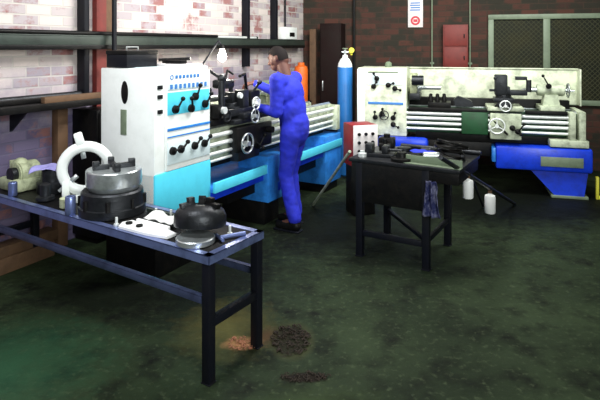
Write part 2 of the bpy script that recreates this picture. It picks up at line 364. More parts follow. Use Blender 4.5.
# ---------------------------------------------------------------- rack on the left wall
s_l, s_r = -1.0, s_at(303, .14)
t = thing('bar_rack', 'long green steel rack rail running along the white brick wall above the near lathe', 'rack', WP(0, 0), A1)
MB().box((s_l, -.17, 1.73), (s_r, -.155, 1.815), .002).box((s_l, -.17, 1.80), (s_r, -.02, 1.812), .002).obj('upper_rail', 'rack', t)
MB().box((s_l, -.175, 1.69), (s_r, -.10, 1.73), .004).obj('lower_rail', 'black', t)
for px, a, b in ((87, 1.265, 3.5), (249, 1.45, 2.6), (277, 1.45, 2.6)):
    s = s_at(px, .1); MB().box((s-.028, -.10, a), (s+.028, -.0, b)).obj('upright', 'leg', t)
s = s_at(119, .3)
solo(MB().cyl((0, 0, 1.5), (0, 0, 3.5), .022, seg=16).box((-.05, -.05, 3.48), (.05, .05, 3.5)).box((-.012, -.012, 1.49), (.012, .13, 1.52)), 'drop_pipe', 'leg',
     'grey vertical pipe hanging in front of the rack rail above the white headstock', 'pipe', WP(s, .24), A1)
for q, (y, z, r, a, b, m) in enumerate(((-.03, 1.835, .018, -.9, 3.6, 'rack'), (-.075, 1.832, .015, -.6, 3.5, 'rod'), (-.12, 1.836, .02, -1, 2.6, 'black'))):
    mb = MB(); mb.cyl((a, y, z-.002), (b, y, z-.002), r, seg=12)
    solo(mb, 'stock_bar', m, ['green painted round bar at the back of the wall rack', 'bright steel bar lying along the middle of the wall rack', 'thick black round bar at the front of the wall rack'][q], 'bar', WP(0, 0), A1, 'bars on the wall rack')
# lower shelf
s_r2 = s_at(104, .2)
t = thing('wall_shelf', 'dark wall shelf below the rack rail left of the white headstock', 'shelf', WP(0, 0), A1)
MB().box((-1, -.26, 1.225), (s_r2, 0, 1.26)).box((-1, -.275, 1.205), (s_r2, -.26, 1.262)).obj('shelf_board', 'black', t)
for s in (-.6, .1): MB().prism([(0, 0), (.24, 0), (0, -.2)], -.012, .012, Matrix.Translation((s, 0, 1.235)) @ Matrix.Rotation(R(90), 4, 'Z').inverted() @ Matrix.Rotation(R(90), 4, 'X')).obj('bracket', 'leg', t)
solo(MB().box((.35, -.25, 0), (.97, -.2, .05), .003), 'timber_plank', 'wood', 'brown timber plank on the front edge of the dark wall shelf', 'plank', WP(s_r2-.98, 0, 1.26), A1)
solo(MB().bar((0, -.15, .02), (1.4, -.12, .02), .035), 'black_bar', 'black', 'long square black bar lying on the dark wall shelf', 'bar', WP(-.7, 0, 1.262), A1)
solo(MB().cyl((0, -.07, .03), (1.2, -.05, .03), .028, seg=14), 'black_pipe', 'cast', 'dark iron pipe lying at the back of the wall shelf', 'pipe', WP(-.45, 0, 1.262), A1)
# low dark cupboard behind the headstock, brown post
t = thing('low_cupboard', 'black cupboard against the brick wall left of the white headstock', 'cupboard', WP(s_at(72, 0), 0), A1)
MB().box((0, -.32, .05), (.55, -.005, 1.16)).obj('body', 'black', t); MB().box((.02, -.335, .1), (.27, -.32, 1.14)).obj('door', 'black', t); MB().box((.28, -.335, .1), (.53, -.32, 1.14)).obj('door', 'black', t); MB().box((.02, -.3, 0), (.53, -.02, .05)).obj('plinth', 'black', t)
solo(MB().box((-.05, -.09, 0), (.05, -.01, 1.18)), 'timber_post', 'wood', 'brown timber post against the wall under the dark shelf', 'post', WP(s_at(60, .05), 0), A1)
solo(MB().box((-.6, -.2, 0), (.45, -.02, .12)).box((-.5, -.18, .12), (.5, -.05, .2)), 'timber_beam', 'wood', 'brown timber beams stacked on the floor against the left wall', 'timber', WP(-.1, 0), A1)
# electrical box on left wall
s = s_at(291, .1)
t = thing('electrical_box', 'white electrical box on the wall above the worker\'s head', 'electrical box', WP(s, 0), A1)
MB().box((-.2, -.09, 1.82), (.2, 0, 2.0)).obj('housing', 'white', t)
MB().box((-.02, -.096, 1.86), (.12, -.09, 1.92), .001).obj('switch', 'black', t)
MB().cyl((-.05, -.03, 2.0), (-.05, -.03, 3.5), .013, seg=10).obj('conduit', 'leg', t)

# ---------------------------------------------------------------- lathes
def knob(p, r, root, m='black', n='knob', d=.04):
    p = Vector(p); MB().cyl(p, p+Vector((0, -d, 0)), r*.6, seg=14).ball(p+Vector((0, -d, 0)), r, seg=12).obj(n, m, root)
def lever(p, root, ang, L=.11, m='black'):
    p = Vector(p); q = p+Vector((L*math.sin(ang), -.045, L*math.cos(ang)))
    MB().turn(p, [(.032, 0), (.03, .022), (.014, .03)], (0, -1, 0), 18).cyl(p+Vector((0, -.025, 0)), q, .009, .007, seg=10).ball(q, .018, seg=10).obj('lever', m, root)
def handwheel(c, r, parent, m='steel', axis=(0, -1, 0), n='handwheel'):
    c = Vector(c); a = Vector(axis); mb = MB(); mb.torus(c, r, r*.11, axis)
    up = Vector((0, 0, 1)) if abs(a.z) < .5 else Vector((1, 0, 0)); si = a.cross(up).normalized()
    for k in range(3):
        th = R(90+120*k); mb.cyl(c, c+(si*math.cos(th)+up*math.sin(th))*r, r*.09, seg=8)
    mb.cyl(c-a*.03, c+a*.02, r*.25, seg=16)
    g = c+si*r*.9; mb.cyl(g, g+a*.05, r*.12, r*.16, seg=10)
    return mb.obj(n, m, parent)
def bed_parts(root, x0, x1, y0, zr, m_bed, ztop):
    # bed casting with two ways, three front rods
    mb = MB(); mb.box((x0, y0+.10, zr[0]), (x1, y0+.42, ztop-.05), .008); mb.box((x0, y0+.08, ztop-.05), (x1, y0+.15, ztop-.01)); mb.box((x0, y0+.36, ztop-.05), (x1, y0+.44, ztop-.01))
    for k in range(int((x1-x0)/.3)): mb.box((x0+.1+k*.3, y0+.085, zr[0]+.02), (x0+.13+k*.3, y0+.1, ztop-.06))
    mb.obj('bed', m_bed, root)
    mb = MB(); mb.prism([(0, 0), (.05, 0), (.025, .022)], x0, x1, Matrix.Translation((0, y0+.09, ztop-.012)) @ Matrix(((0, 0, 1, 0), (1, 0, 0, 0), (0, 1, 0, 0), (0, 0, 0, 1))))
    mb.box((x0, y0+.38, ztop-.01), (x1, y0+.43, ztop+.004), .002); mb.obj('way', 'steel', root)
def rods(root, x0, x1, y, zs, rs):
    for z, r in zip(zs, rs): MB().cyl((x0, y, z), (x1, y, z), r, seg=14).obj('feed_rod', 'rod', root)
def chuck(root, x, y, z, r, m='cast'):
    c = MB(); c.turn((x, y, z), [(r*.6, 0), (r*.62, .03), (r, .035), (r, .11), (r*.95, .12), (r*.3, .12)], (1, 0, 0), 32); c = c.obj('chuck', m, root)
    for k in range(3):
        a = R(90+120*k); d = Vector((0, math.cos(a), math.sin(a)))
        b = Vector((x+.12, y, z)); jb = MB(); jb.bar(b+d*r*.25, b+d*r*.85, .05, .04); jb.bar(b+Vector((.03, 0, 0))+d*r*.25, b+Vector((.03, 0, 0))+d*r*.55, .03, .04); jb.obj('jaw', 'steel', c)
def carriage(root, x, y0, ztop, zlow, ma='cast', mt='cast', light='steel'):
    ap = MB(); ap.box((x, y0-.03, zlow), (x+.34, y0+.07, ztop-.02), .012); ap = ap.obj('apron', ma, root)
    sd = MB(); sd.box((x-.03, y0-.02, ztop+.006), (x+.37, y0+.46, ztop+.05), .01); sd = sd.obj('saddle', ma, root)
    cs = MB(); cs.box((x+.08, y0-.04, ztop+.05), (x+.24, y0+.42, ztop+.1), .008); cs.box((x+.05, y0+.05, ztop+.1), (x+.27, y0+.3, ztop+.15), .008); cs.turn((x+.16, y0+.17, ztop+.15), [(.09, 0), (.09, .03), (.085, .035)]); cs.obj('cross_slide', mt, root)
    tp = MB(); tp.box((x+.09, y0+.1, ztop+.185), (x+.23, y0+.24, ztop+.28), .008); tp.cyl((x+.16, y0+.17, ztop+.28), (x+.16, y0+.17, ztop+.34), .02); tp.cyl((x+.16, y0+.17, ztop+.33), (x+.06, y0+.08, ztop+.38), .008, seg=8); tp.ball((x+.06, y0+.08, ztop+.38), .018)
    tp.box((x+.0, y0+.12, ztop+.22), (x+.1, y0+.15, ztop+.25)); tp.obj('tool_post', mt, root)
    handwheel((x+.07, y0-.08, (zlow+ztop)/2), .085, ap, light)
    handwheel((x+.16, y0-.1, ztop+.075), .06, ap, light, n='cross_handle')
    lever((x+.24, y0-.03, zlow+.14), ap, 2.2); lever((x+.3, y0-.03, zlow+.1), ap, .6)
def tailstock(root, x, y0, ztop, m='cast', zc=1.2):
    mb = MB(); mb.box((x, y0+.07, ztop), (x+.26, y0+.46, ztop+.06), .01); mb.prism([(.03, 0), (.23, 0), (.2, zc-ztop-.08), (.06, zc-ztop-.08)], y0+.17, y0+.33, Matrix(((1, 0, 0, x), (0, 0, 1, 0), (0, 1, 0, ztop+.03), (0, 0, 0, 1))))
    mb.cyl((x-.02, y0+.25, zc), (x+.28, y0+.25, zc), .07, bev=.01); mb = mb.obj('tailstock', m, root)
    MB().cyl((x-.12, y0+.25, zc), (x-.02, y0+.25, zc), .028).cyl((x-.19, y0+.25, zc), (x-.12, y0+.25, zc), .003, .022).obj('quill', 'steel', mb)
    handwheel((x+.32, y0+.25, zc), .08, mb, 'steel', (1, 0, 0)); lever((x+.1, y0+.17, zc+.05), mb, -.5, .14)

# --- near lathe
L1 = thing('metal_lathe', 'white and cyan metal lathe at which the worker in blue stands', 'lathe', (-1.05, 3.92, 0), A1)
MB().box((0, .01, .5), (.11, .57, 1.55), .008).obj('gear_cover', 'white', L1)
mb = MB(); mb.ball((-.002, .31, 1.37), .05, (.12, .75, 1.75)); mb.obj('oval_grip', 'black', L1)
MB().box((-.006, .29, 1.05), (0, .35, 1.24), .002).obj('name_plate', 'frame', L1)
for z in (1.4, 1.33, 1.22): MB().box((.03, .002, z), (.08, .01, z+.03), .001).obj('latch', 'cast', L1)
MB().box((.112, 0, .78), (.63, .57, 1.53), .008).obj('headstock', 'white', L1)
MB().box((.1, .03, 1.53), (.64, .55, 1.555), .006).obj('top_cover', 'panel', L1)
MB().box((.125, -.004, 1.2), (.615, 0, 1.37), .001).obj('speed_panel', 'cyan', L1)
MB().box((.125, -.004, 1.385), (.615, 0, 1.44), .001).obj('top_panel', 'panel', L1)
MB().box((.125, -.005, 1.08), (.62, 0, 1.10), .001).box((.125, -.005, 1.03), (.62, 0, 1.04), .001).obj('trim_line', 'lblue', L1)
MB().box((.125, -.006, .83), (.62, 0, 1.0), .001).obj('feed_panel', 'panel', L1)
mb = MB()
mb.torus((.17, -.004, 1.485), .016, .004, (0, 1, 0), flat=.4)
for k in range(7): mb.box((.21+k*.042, -.004, 1.472), (.236+k*.042, 0, 1.498), .001)
mb.obj('printed_letters', 'print_blue', L1)
mb = MB()
for k in range(9): mb.box((.15+k*.05, -.008, 1.395), (.175+k*.05, -.003, 1.43), 0)
mb.obj('dial_marks', 'print_blue', L1)
for x, z, a in ((.2, 1.24, .5), (.38, 1.23, -.4), (.43, 1.32, .2), (.55, 1.25, .4)): lever((x, -.004, z), L1, a, .09)
for x, z, a in ((.17, .93, 1.3), (.26, .93, .6), (.42, .93, .5), (.54, .93, .5)): lever((x, -.005, z), L1, a, .065)
mb = MB(); mb.box((.0, .0, .42), (.64, .58, .78), .01); mb.obj('cabinet', 'cyan', L1)
MB().box((.03, .03, 0), (.62, .55, .42), .01).obj('plinth', 'black', L1)  # coloured black to stand in for the shade low under the headstock
bed_parts(L1, .64, 3.1, 0, (.72, 1.0), 'creamd', 1.02)
rods(L1, .63, 3.05, .03, (.96, .885, .81, .75), (.02, .02, .016, .012))
MB().box((3.02, -.03, .7), (3.12, .12, 1.0), .01).obj('rod_bracket', 'creamd', L1)
mb = MB(); mb.box((.64, -.02, .5), (3.15, .56, .53), .003); mb.box((.64, .56, .5), (3.15, .58, .6), .003); mb.box((3.15, -.02, .5), (3.17, .58, .585), .003); mb.obj('chip_tray', 'lblue', L1)
MB().box((.64, -.045, .5), (3.15, -.02, .585), .003).obj('tray_lip', 'cyan', L1)
mb = MB(); mb.box((.64, .0, .43), (3.15, .5, .5), .003); mb.obj('tray_skirt', 'blue', L1)
MB().box((1.0, .1, .3), (2.9, .5, .43), .003).obj('lower_beam', 'black', L1)
mb = MB(); mb.box((1.44, -.055, .22), (1.74, .3, .66), .008); mb = mb.obj('centre_cabinet', 'lblue', L1); MB().box((1.62, -.06, .3), (1.67, -.055, .38), .002).obj('label_plate', 'blue', mb)
MB().box((1.45, .0, 0), (1.72, .5, .22)).obj('foot', 'black', L1)
mb = MB(); mb.box((2.72, -.03, .1), (3.14, .52, .66), .008); mb.obj('tail_cabinet', 'lblue', L1)
MB().box((2.75, 0, 0), (3.1, .5, .1)).obj('foot', 'black', L1)
MB().box((.66, .14, .66), (3.0, .44, .73), .01).obj('bed_foot', 'black', L1)
chuck(L1, .64, .26, 1.24, .15)
MB().cyl((.74, .26, 1.24), (1.75, .26, 1.24), .028).obj('workpiece', 'steel', L1)
carriage(L1, .96, -.02, 1.02, .7)
tailstock(L1, 1.95, 0, 1.02, 'creamd', 1.24)
mb = MB(); mb.box((1.02, .5, 1.04), (1.08, .54, 1.35)); mb.tube([(1.05, .5, 1.3), (1.05, .42, 1.42), (.98, .3, 1.5), (.98, .14, 1.42)], .014); mb.box((.9, .05, 1.34), (1.05, .2, 1.42), .02); mb.obj('coolant_arm', 'cast', L1)
MB().box((2.2, .42, 1.16), (2.9, .62, 1.24), .02).box((2.3, .45, 1.24), (2.6, .6, 1.32), .02).obj('rear_motor', 'frame', L1)
mb = MB(); mb.box((.9, .0, 1.1), (1.3, .06, 1.16)); mb.box((1.1, .0, 1.16), (1.2, .1, 1.32), .01); mb.cyl((.85, .05, 1.2), (.85, .05, 1.42), .03); mb.ball((.85, .05, 1.44), .035); mb.cyl((1.28, .1, 1.18), (1.34, -.02, 1.38), .012); mb.ball((1.34, -.02, 1.38), .025); mb.obj('turret_block', 'cast', L1)
handwheel((1.18, -.09, 1.2), .055, L1, 'rod'); handwheel((.84, -.02, 1.12), .05, L1, 'cast')
mb = MB(); mb.box((.72, .555, 1.03), (3.0, .57, 1.16), .004); mb.obj('rear_guard', 'creamd', L1)
mb = MB(); mb.box((.66, .02, 1.04), (.95, .16, 1.1), .01); mb.box((.7, .0, 1.1), (.8, .12, 1.22), .015); mb.cyl((.68, .06, 1.15), (.68, .06, 1.34), .02); mb.ball((.68, .06, 1.35), .03); mb.box((1.2, -.02, 1.04), (1.5, .2, 1.12), .01); mb.box((1.25, .02, 1.12), (1.42, .16, 1.3), .02); mb.tube([(1.3, .1, 1.3), (1.2, .05, 1.46), (1.05, .0, 1.45)], .014); mb.tube([(.9, .05, 1.42), (1.0, .1, 1.5), (1.15, .15, 1.46)], .01); mb.obj('tool_clutter', 'black', L1)
mb = MB(); mb.box((.93, -.06, .78), (1.5, -.02, 1.0), .01); mb.cyl((1.42, -.06, .93), (1.42, -.12, .93), .03); mb.obj('thread_box', 'black', L1)
MB().cyl((.8, .0, 1.17), (.8, -.03, 1.17), .03).obj('dial', 'rod', L1); MB().box((1.27, -.03, 1.16), (1.35, .02, 1.22)).obj('scale_plate', 'rod', L1); MB().cyl((1.02, -.01, 1.28), (1.02, -.04, 1.28), .025).obj('dial', 'rod', L1)
# work lamp
t = thing('work_lamp', 'lit bare bulb of the work lamp above the near lathe', 'lamp', (-1.05, 3.92, 0), A1)
mb = MB(); mb.cyl((1.1, .49, 1.02), (1.1, .49, 1.1), .03); mb.tube([(1.1, .49, 1.1), (1.12, .52, 1.5), (1.26, .4, 1.77), (1.28, .37, 1.71)], .009); mb.obj('lamp_arm', 'leg', t)
MB().cyl((1.28, .37, 1.735), (1.28, .37, 1.69), .016, .024).obj('socket', 'black', t)
MB().turn((1.28, .37, 1.69), [(.016, 0), (.026, -.024), (.042, -.066), (.037, -.098), (.017, -.12), (.002, -.125)]).obj('bulb', 'glow', t)
ld = bpy.data.lights.new('bulb_light', 'POINT'); ld.energy = 14; ld.color = (1, .93, .8); ld.shadow_soft_size = .05
lo = bpy.data.objects.new('bulb_light', ld); COL.objects.link(lo); lo.parent = t; lo.location = (1.28, .28, 1.6)
# on top of the headstock
def on1(x, y, z): c, s = math.cos(A1), math.sin(A1); return Vector((-1.05+c*x-s*y, 3.92+s*x+c*y, z))
t = thing('tool_box', 'dark blue-black metal box on top of the white headstock', 'tool box', on1(.12, .42, 1.5555), A1)
MB().box((-.1, -.11, 0), (.22, .11, .1)).obj('body', 'leg', t); MB().box((-.105, -.115, .1), (.225, .115, .13)).obj('lid', 'black', t); MB().tube([(.0, 0, .13), (.0, 0, .155), (.12, 0, .155), (.12, 0, .13)], .006).obj('handle', 'steel', t)
t = thing('vernier_case', 'flat white tray with black tools on top of the headstock', 'tray', on1(.47, .26, 1.5555), A1)
MB().box((-.1, -.2, 0), (.14, .2, .02)).obj('tray', 'paper', t)
MB().box((-.07, -.15, .02), (-.0, .02, .05)).box((.03, -.05, .02), (.1, .15, .045)).cyl((-.04, .12, .05), (.1, -.1, .06), .012).obj('black_tools', 'black', t)

# --- far lathe
P2 = Vector((.72, 6.74, 0)); c2, s2 = math.cos(A2), math.sin(A2)
L2 = thing('metal_lathe', 'cream and blue metal lathe with a long splash guard in front of the mesh window', 'lathe', P2, A2)
MB().box((0, .0, .62), (.6, .55, 1.45), .008).obj('headstock', 'cream', L2)
MB().box((-.005, -.008, .64), (.09, 0, 1.43), .004).obj('gear_cover', 'white', L2)
MB().box((.13, -.005, 1.24), (.56, 0, 1.4), .001).obj('speed_panel', 'panel', L2)
MB().box((.13, -.006, 1.385), (.5, 0, 1.405), .001).obj('name_strip', 'frame', L2)
MB().box((.13, -.005, 1.0), (.56, 0, 1.03), .001).obj('feed_strip', 'print_blue', L2)
for x, z, a in ((.2, 1.22, .6), (.24, 1.32, -.5), (.38, 1.24, 1.2), (.46, 1.2, 1.8), (.3, .88, .2), (.22, .84, 0), (.44, .84, .4), (.44, .76, 2)): lever((x, -.006, z), L2, a, .07)
handwheel((.33, -.03, .87), .055, L2, 'cast')
MB().box((.0, .02, .0), (.62, .55, .45), .008).obj('headstock_cabinet', 'blue', L2)
MB().box((.02, .03, .45), (.6, .53, .62)).obj('drive_housing', 'black', L2)
bed_parts(L2, .6, 2.5, .0, (.66, .9), 'green', .96)
rods(L2, .6, 2.46, .03, (.905, .845, .785, .72), (.02, .02, .018, .015))
mb = MB(); mb.box((2.4, -.04, .66), (2.47, .12, .97), .01); mb.box((2.5, -.04, .6), (2.57, .5, .98), .008); mb.box((2.2, -.05, .58), (2.6, .1, .66), .008); mb.obj('end_bracket', 'creamd', L2)
mb = MB(); mb.box((.26, -.13, .47), (.86, .02, .62), .05); mb.obj('chip_drawer', 'blue', L2)
mb = MB(); mb.box((1.62, -.06, .3), (2.64, .5, .57), .03); mb = mb.obj('tail_cabinet', 'blue', L2)
MB().box((1.58, -.065, .38), (1.62, .4, .54)).obj('cabinet_end', 'lblue', mb)
MB().box((2.1, -.066, .36), (2.54, -.06, .47), .002).obj('name_plate', 'frame', mb)
MB().prism([(2.0, .3), (2.6, .3), (2.56, .03), (2.25, .03)], .0, .45, Matrix(((1, 0, 0, 0), (0, 0, 1, 0), (0, 1, 0, 0), (0, 0, 0, 1)))).obj('pedestal', 'blue', L2)
MB().box((2.22, -.02, 0), (2.6, .47, .03)).obj('foot', 'frame', L2)
MB().box((.62, .05, .42), (1.58, .5, .58)).obj('lower_tray', 'black', L2)
MB().box((.7, .1, .58), (2.4, .42, .68)).obj('bed_foot', 'black', L2)
sg = MB(); sg.box((.56, .60, 1.0), (2.62, .615, 1.44), .003); sg.box((.56, .585, 1.43), (2.62, .6, 1.445), .002); sg.box((2.605, .42, 1.0), (2.62, .6, 1.44), .003); sg = sg.obj('splash_guard', 'cream', L2)
MB().box((.75, .595, .2), (.79, .62, .97)).box((2.35, .595, .2), (2.39, .62, .97)).box((.75, .5, .35), (.79, .62, .4)).box((2.35, .42, .35), (2.39, .62, .4)).obj('guard_bracket', 'creamd', sg)
chuck(L2, .6, .25, 1.22, .16, 'olive')
MB().cyl((.72, .25, 1.2), (1.0, .25, 1.2), .025).obj('workpiece', 'steel', L2)
carriage(L2, 1.56, -.03, .96, .64, 'creamd', 'cast', 'rod')
mb = MB(); mb.box((1.62, .05, 1.14), (1.76, .2, 1.38), .01); mb.box((1.74, .08, 1.14), (1.98, .22, 1.2), .01); mb.cyl((2.0, .14, 1.18), (2.0, .14, 1.32), .03); mb.box((1.85, .1, 1.32), (1.98, .18, 1.36)); mb.obj('turret_block', 'cast', L2)
tailstock(L2, 2.12, 0, .96, 'creamd', 1.2)
mb = MB(); mb.box((.85, .1, .97), (1.12, .4, 1.03)); mb.obj('gap_block', 'black', L2)
MB().box((1.24, -.01, .68), (1.54, .05, .94), .008).obj('gap_cover', 'green', L2)
MB().box((.6, .47, .66), (2.5, .58, 1.06), .004).obj('rear_beam', 'black', L2)
MB().box((.62, .0, .935), (1.53, .075, .975), .004).box((1.95, .0, .935), (2.39, .075, .975), .004).obj('rack_cover', 'black', L2)
MB().box((.62, .1, 1.05), (.76, .42, 1.14), .02).cyl((.66, .06, 1.3), (.8, .06, 1.3), .06).obj('chuck_guard', 'cast', L2)
def on2(x, y, z): return P2+Vector((c2*x-s2*y, s2*x+c2*y, z))
mb = MB(); mb.prism([(-.1, 0), (.12, 0), (.1, .07), (.03, .1), (-.07, .13), (-.12, .08)], -.05, .05, Matrix.Rotation(R(90), 4, 'X'), .008)
_m = mb; MB().box((1.60, -.045, .86), (1.9, .0, .95), .01).obj('apron_guard', 'cast', L2); MB().tube([(1.7, .05, 1.1), (1.62, -.02, 1.02), (1.6, -.05, .85), (1.75, -.075, .7)], .012).obj('coolant_hose', 'black', L2); mb = _m
solo(mb, 'black_steady', 'cast', 'dark steel casting lying on the far lathe bed before the splash guard', 'casting', on2(1.27, .28, .975), A2)
for k in range(3):
    mb = MB(); mb.turn((0, 0, 0), [(.03, 0), (.03, .05), (.022, .07), (.022, .09), (.01, .1)])
    solo(mb, 'drill_sleeve', 'black', ['short dark sleeve on the far lathe bed beside the chuck', 'middle one of three dark sleeves on the far lathe bed', 'dark sleeve on the far lathe bed nearest the dark casting'][k], 'sleeve', on2(.88+k*.08, .2+.02*k, 1.031), A2, 'sleeves on the far lathe bed')
# small tin on top of far headstock
t = thing('oil_can', 'small tin oil can on top of the cream headstock', 'oil can', on2(.35, .28, 1.4505))
MB().turn((0, 0, 0), [(.04, 0), (.042, .005), (.042, .05), (.02, .07)]).obj('body', 'frame', t); MB().cyl((0, 0, .065), (.03, 0, .13), .007, .003).obj('spout', 'cast', t)
# yellow bracket
solo(MB().box((0, 0, 0), (.03, .05, .25)).box((.03, 0, 0), (.1, .05, .035)), 'yellow_bracket', 'yellow', 'yellow L-shaped angle bracket standing on the floor right of the far lathe', 'bracket', (3.32, 6.05, 0), A2)

# ---------------------------------------------------------------- red and white control cabinet behind the dark table
t = thing('control_box', 'red box with a white switch panel behind the dark table', 'control box', (.535, 5.42, 0), R(18))
MB().box((0, .005, .5), (.27, .26, .92)).obj('housing', 'red', t)
MB().box((0, -.004, .55), (.27, .005, .92)).obj('front_panel', 'paper', t)
for i in range(3):
    for j in range(3): MB().cyl((.06+.075*i, -.004, .66+.085*j), (.06+.075*i, -.02, .66+.085*j), .016, seg=12).obj('button', 'black' if (i+j) % 2 == 0 else 'leg', t)
MB().box((.02, .02, 0), (.25, .24, .5)).obj('stand', 'black', t)

# ---------------------------------------------------------------- near workbench
N = Vector((-.458, 2.716, 0)); U = Vector((-.836, .548, 0)); V = Vector((.548, .836, 0))
AT = math.atan2(.548, -.836); TZ = .66; TL, TW = 2.3, .46
def T1(t_, w_, z=TZ): p = N+U*t_+V*w_; p.z = z; return p
wb = thing('workbench', 'long narrow steel workbench carrying lathe chucks in the left foreground', 'workbench', N, AT)
MB().box((.045, -TW+.045, TZ-.012), (TL-.045, -.045, TZ-.002), .001).obj('top_plate', 'black', wb)
def angle_rail(a, b, zt, w_=.045, th=.006, inner=(0, -1)):
    a, b = Vector((*a, 0)), Vector((*b, 0)); d = (b-a).normalized(); n = Vector((inner[0], inner[1], 0)); mb = MB()
    for off, wid, z0, z1 in ((0, th, zt-w_, zt), (0, w_, zt-th, zt)):
        pts = [a+n*off, b+n*off, b+n*wid, a+n*wid]; mb.prism([(p.x, p.y) for p in pts], z0, z1, None, .001)
    return mb
angle_rail((0, 0), (TL, 0), TZ).obj('edge_rail', 'angle', wb)
angle_rail((0, -TW), (TL, -TW), TZ, inner=(0, 1)).obj('edge_rail', 'angle', wb)
angle_rail((0, 0), (0, -TW), TZ, inner=(1, 0)).obj('end_rail', 'angle', wb)
angle_rail((TL, 0), (TL, -TW), TZ, inner=(-1, 0)).obj('end_rail', 'angle', wb)
for x in (.006, TL-.056):
    for y in (-.006, -TW+.056): MB().box((x, y-.05, 0), (x+.05, y, TZ-.045), .003).box((x-.004, y-.054, 0), (x+.054, y+.002, .006), .001).obj('leg', 'leg', wb)
for y in (-.012, -TW+.018): MB().box((.05, y-.006, .40), (TL-.05, y, .44), .002).box((.05, y-.03, .434), (TL-.05, y, .44), .001).obj('lower_rail', 'rail', wb)
for x in (.012, TL-.03): MB().box((x, -TW+.05, .28), (x+.04, -.05, .325), .003).obj('cross_bar', 'leg', wb)
# big chuck stack
p = T1(1.03, .215)
t = thing('lathe_chuck', 'large dark lathe faceplate lying flat on the workbench under a lighter drum', 'lathe chuck', p)
MB().turn((0, 0, .0), [(.2, 0), (.205, .006), (.205, .05), (.195, .055), (.19, .14), (.18, .15), (.05, .15)], seg=40).obj('body', 'cast', t)
for k in range(8):
    a = k*math.pi/4+.2; MB().cyl(((.195)*math.cos(a), .195*math.sin(a), .05), (.195*math.cos(a), .195*math.sin(a), .11), .015, seg=6).obj('bolt', 'black', t)
t = thing('chuck_drum', 'light grey steel drum on top of the large dark faceplate', 'lathe chuck', (p.x+.01, p.y, TZ+.15))
MB().turn((0, 0, 0), [(.15, 0), (.155, .004), (.17, .03), (.172, .035), (.172, .12), (.167, .126), (.05, .128)], seg=40).obj('body', 'steel', t)
for k in range(4):
    a = k*math.pi/2+.5; c_, s_ = math.cos(a), math.sin(a)
    MB().bar((.03*c_, .03*s_, .14), (.13*c_, .13*s_, .145), .035, .03).bar((.09*c_, .09*s_, .165), (.13*c_, .13*s_, .165), .035, .03).obj('jaw', 'cast', t)
# steady rest
p = T1(1.37, .26)
t = thing('steady_rest', 'white painted ring-shaped lathe steady rest standing on the workbench', 'steady rest', p, R(20))
mb = MB(); mb.torus((0, 0, .225), .15, .036, (0, 1, 0), flat=.8, seg=40); mb.box((-.13, -.035, 0), (.13, .035, .05), .008); mb.box((-.15, -.03, .04), (-.1, .03, .16), .01); mb.box((.1, -.03, .04), (.15, .03, .16), .01); mb.obj('ring', 'white', t)
for a in (100, 220, 320):
    d = Vector((math.cos(R(a)), 0, math.sin(R(a)))); c_ = Vector((0, 0, .225))
    MB().bar(c_+d*.07, c_+d*.15, .03).cyl(c_+d*.17, c_+d*.22, .012, seg=10).obj('jaw', 'steel', t)
MB().bar((-.03, 0, .385), (-.055, 0, .47), .055, .05, .01).obj('clamp', 'white', t)
# casting with rag at the far left end
p = T1(2.07, .2)
t = thing('gear_casting', 'olive green casting on the far left end of the workbench', 'casting', p, AT)
mb = MB(); mb.box((-.12, -.12, 0), (.13, .1, .09), .02); mb.cyl((-.02, .05, .12), (-.02, -.11, .12), .085, bev=.01); mb.cyl((.08, 0, .06), (.08, 0, .2), .035); mb.ball((.0, 0, .17), .06); mb.obj('body', 'olive', t)
MB().cyl((-.02, .05, .12), (-.02, .09, .12), .05).obj('hub', 'cast', t)
cloth('rag', 'vrag', 'pale violet rag crumpled on the castings at the left end of the workbench', 'rag', .22, .16, T1(1.8, .24, TZ+.185), .3, .03, 11, fold=lambda x, y: -.6*(x*x+y*y)*6*.35)
mb = MB(); mb.turn((0, 0, 0), [(.1, 0), (.11, .02), (.11, .08), (.08, .09), (.075, .17), (.03, .18)])
solo(mb, 'iron_hub', 'cast', 'black iron hub under the violet rag on the workbench', 'hub', T1(1.77, .27))
mb = MB(); mb.turn((0, 0, 0), [(.028, 0), (.03, .004), (.03, .09), (.026, .095)])
solo(mb, 'steel_bush', 'angle', 'upright blue-grey steel bush before the olive casting', 'bush', T1(1.93, .065))
mb = MB(); mb.turn((0, 0, 0), [(.05, 0), (.06, .01), (.06, .03), (.035, .035), (.035, .11), (.02, .12)])
solo(mb, 'flanged_sleeve', 'cast', 'dark flanged sleeve between the steady rest and the olive casting', 'sleeve', T1(1.62, .12))
mb = MB(); mb.turn((0, 0, 0), [(.04, 0), (.045, .004), (.045, .06), (.03, .065)])
solo(mb, 'spacer_ring', 'olive', 'pale worn spacer ring on the bench in front of the steady rest', 'ring', T1(1.36, .11))
mb = MB(); mb.turn((0, 0, 0), [(.03, 0), (.032, .004), (.032, .11), (.029, .115), (.024, .115), (.024, .02), (.002, .02)])
solo(mb, 'tin_cup', 'angle', 'blue-grey tin cup at the front edge of the bench before the large faceplate', 'cup', T1(1.2, .03))
mb = MB(); mb.prism([(-.2, -.04), (-.1, -.06), (.19, -.055), (.21, .0), (.17, .06), (-.06, .055), (-.2, .03)], 0, .014); mb.box((-.12, -.07, 0), (.15, -.05, .03))
pl = solo(mb, 'bracket_plate', 'plastic', 'white painted bracket plate at the front edge of the workbench', 'plate', T1(.56, .085, TZ+.001), AT)
for x in (.06, .15): MB().cyl((x, 0, .014), (x, 0, .024), .02, seg=16).obj('hole_plug', 'black', pl)
cloth('rag', 'rag', 'white rag crumpled between the white plate and the small dark chuck', 'rag', .24, .13, T1(.56, .23, TZ+.006), AT, .03, 12)
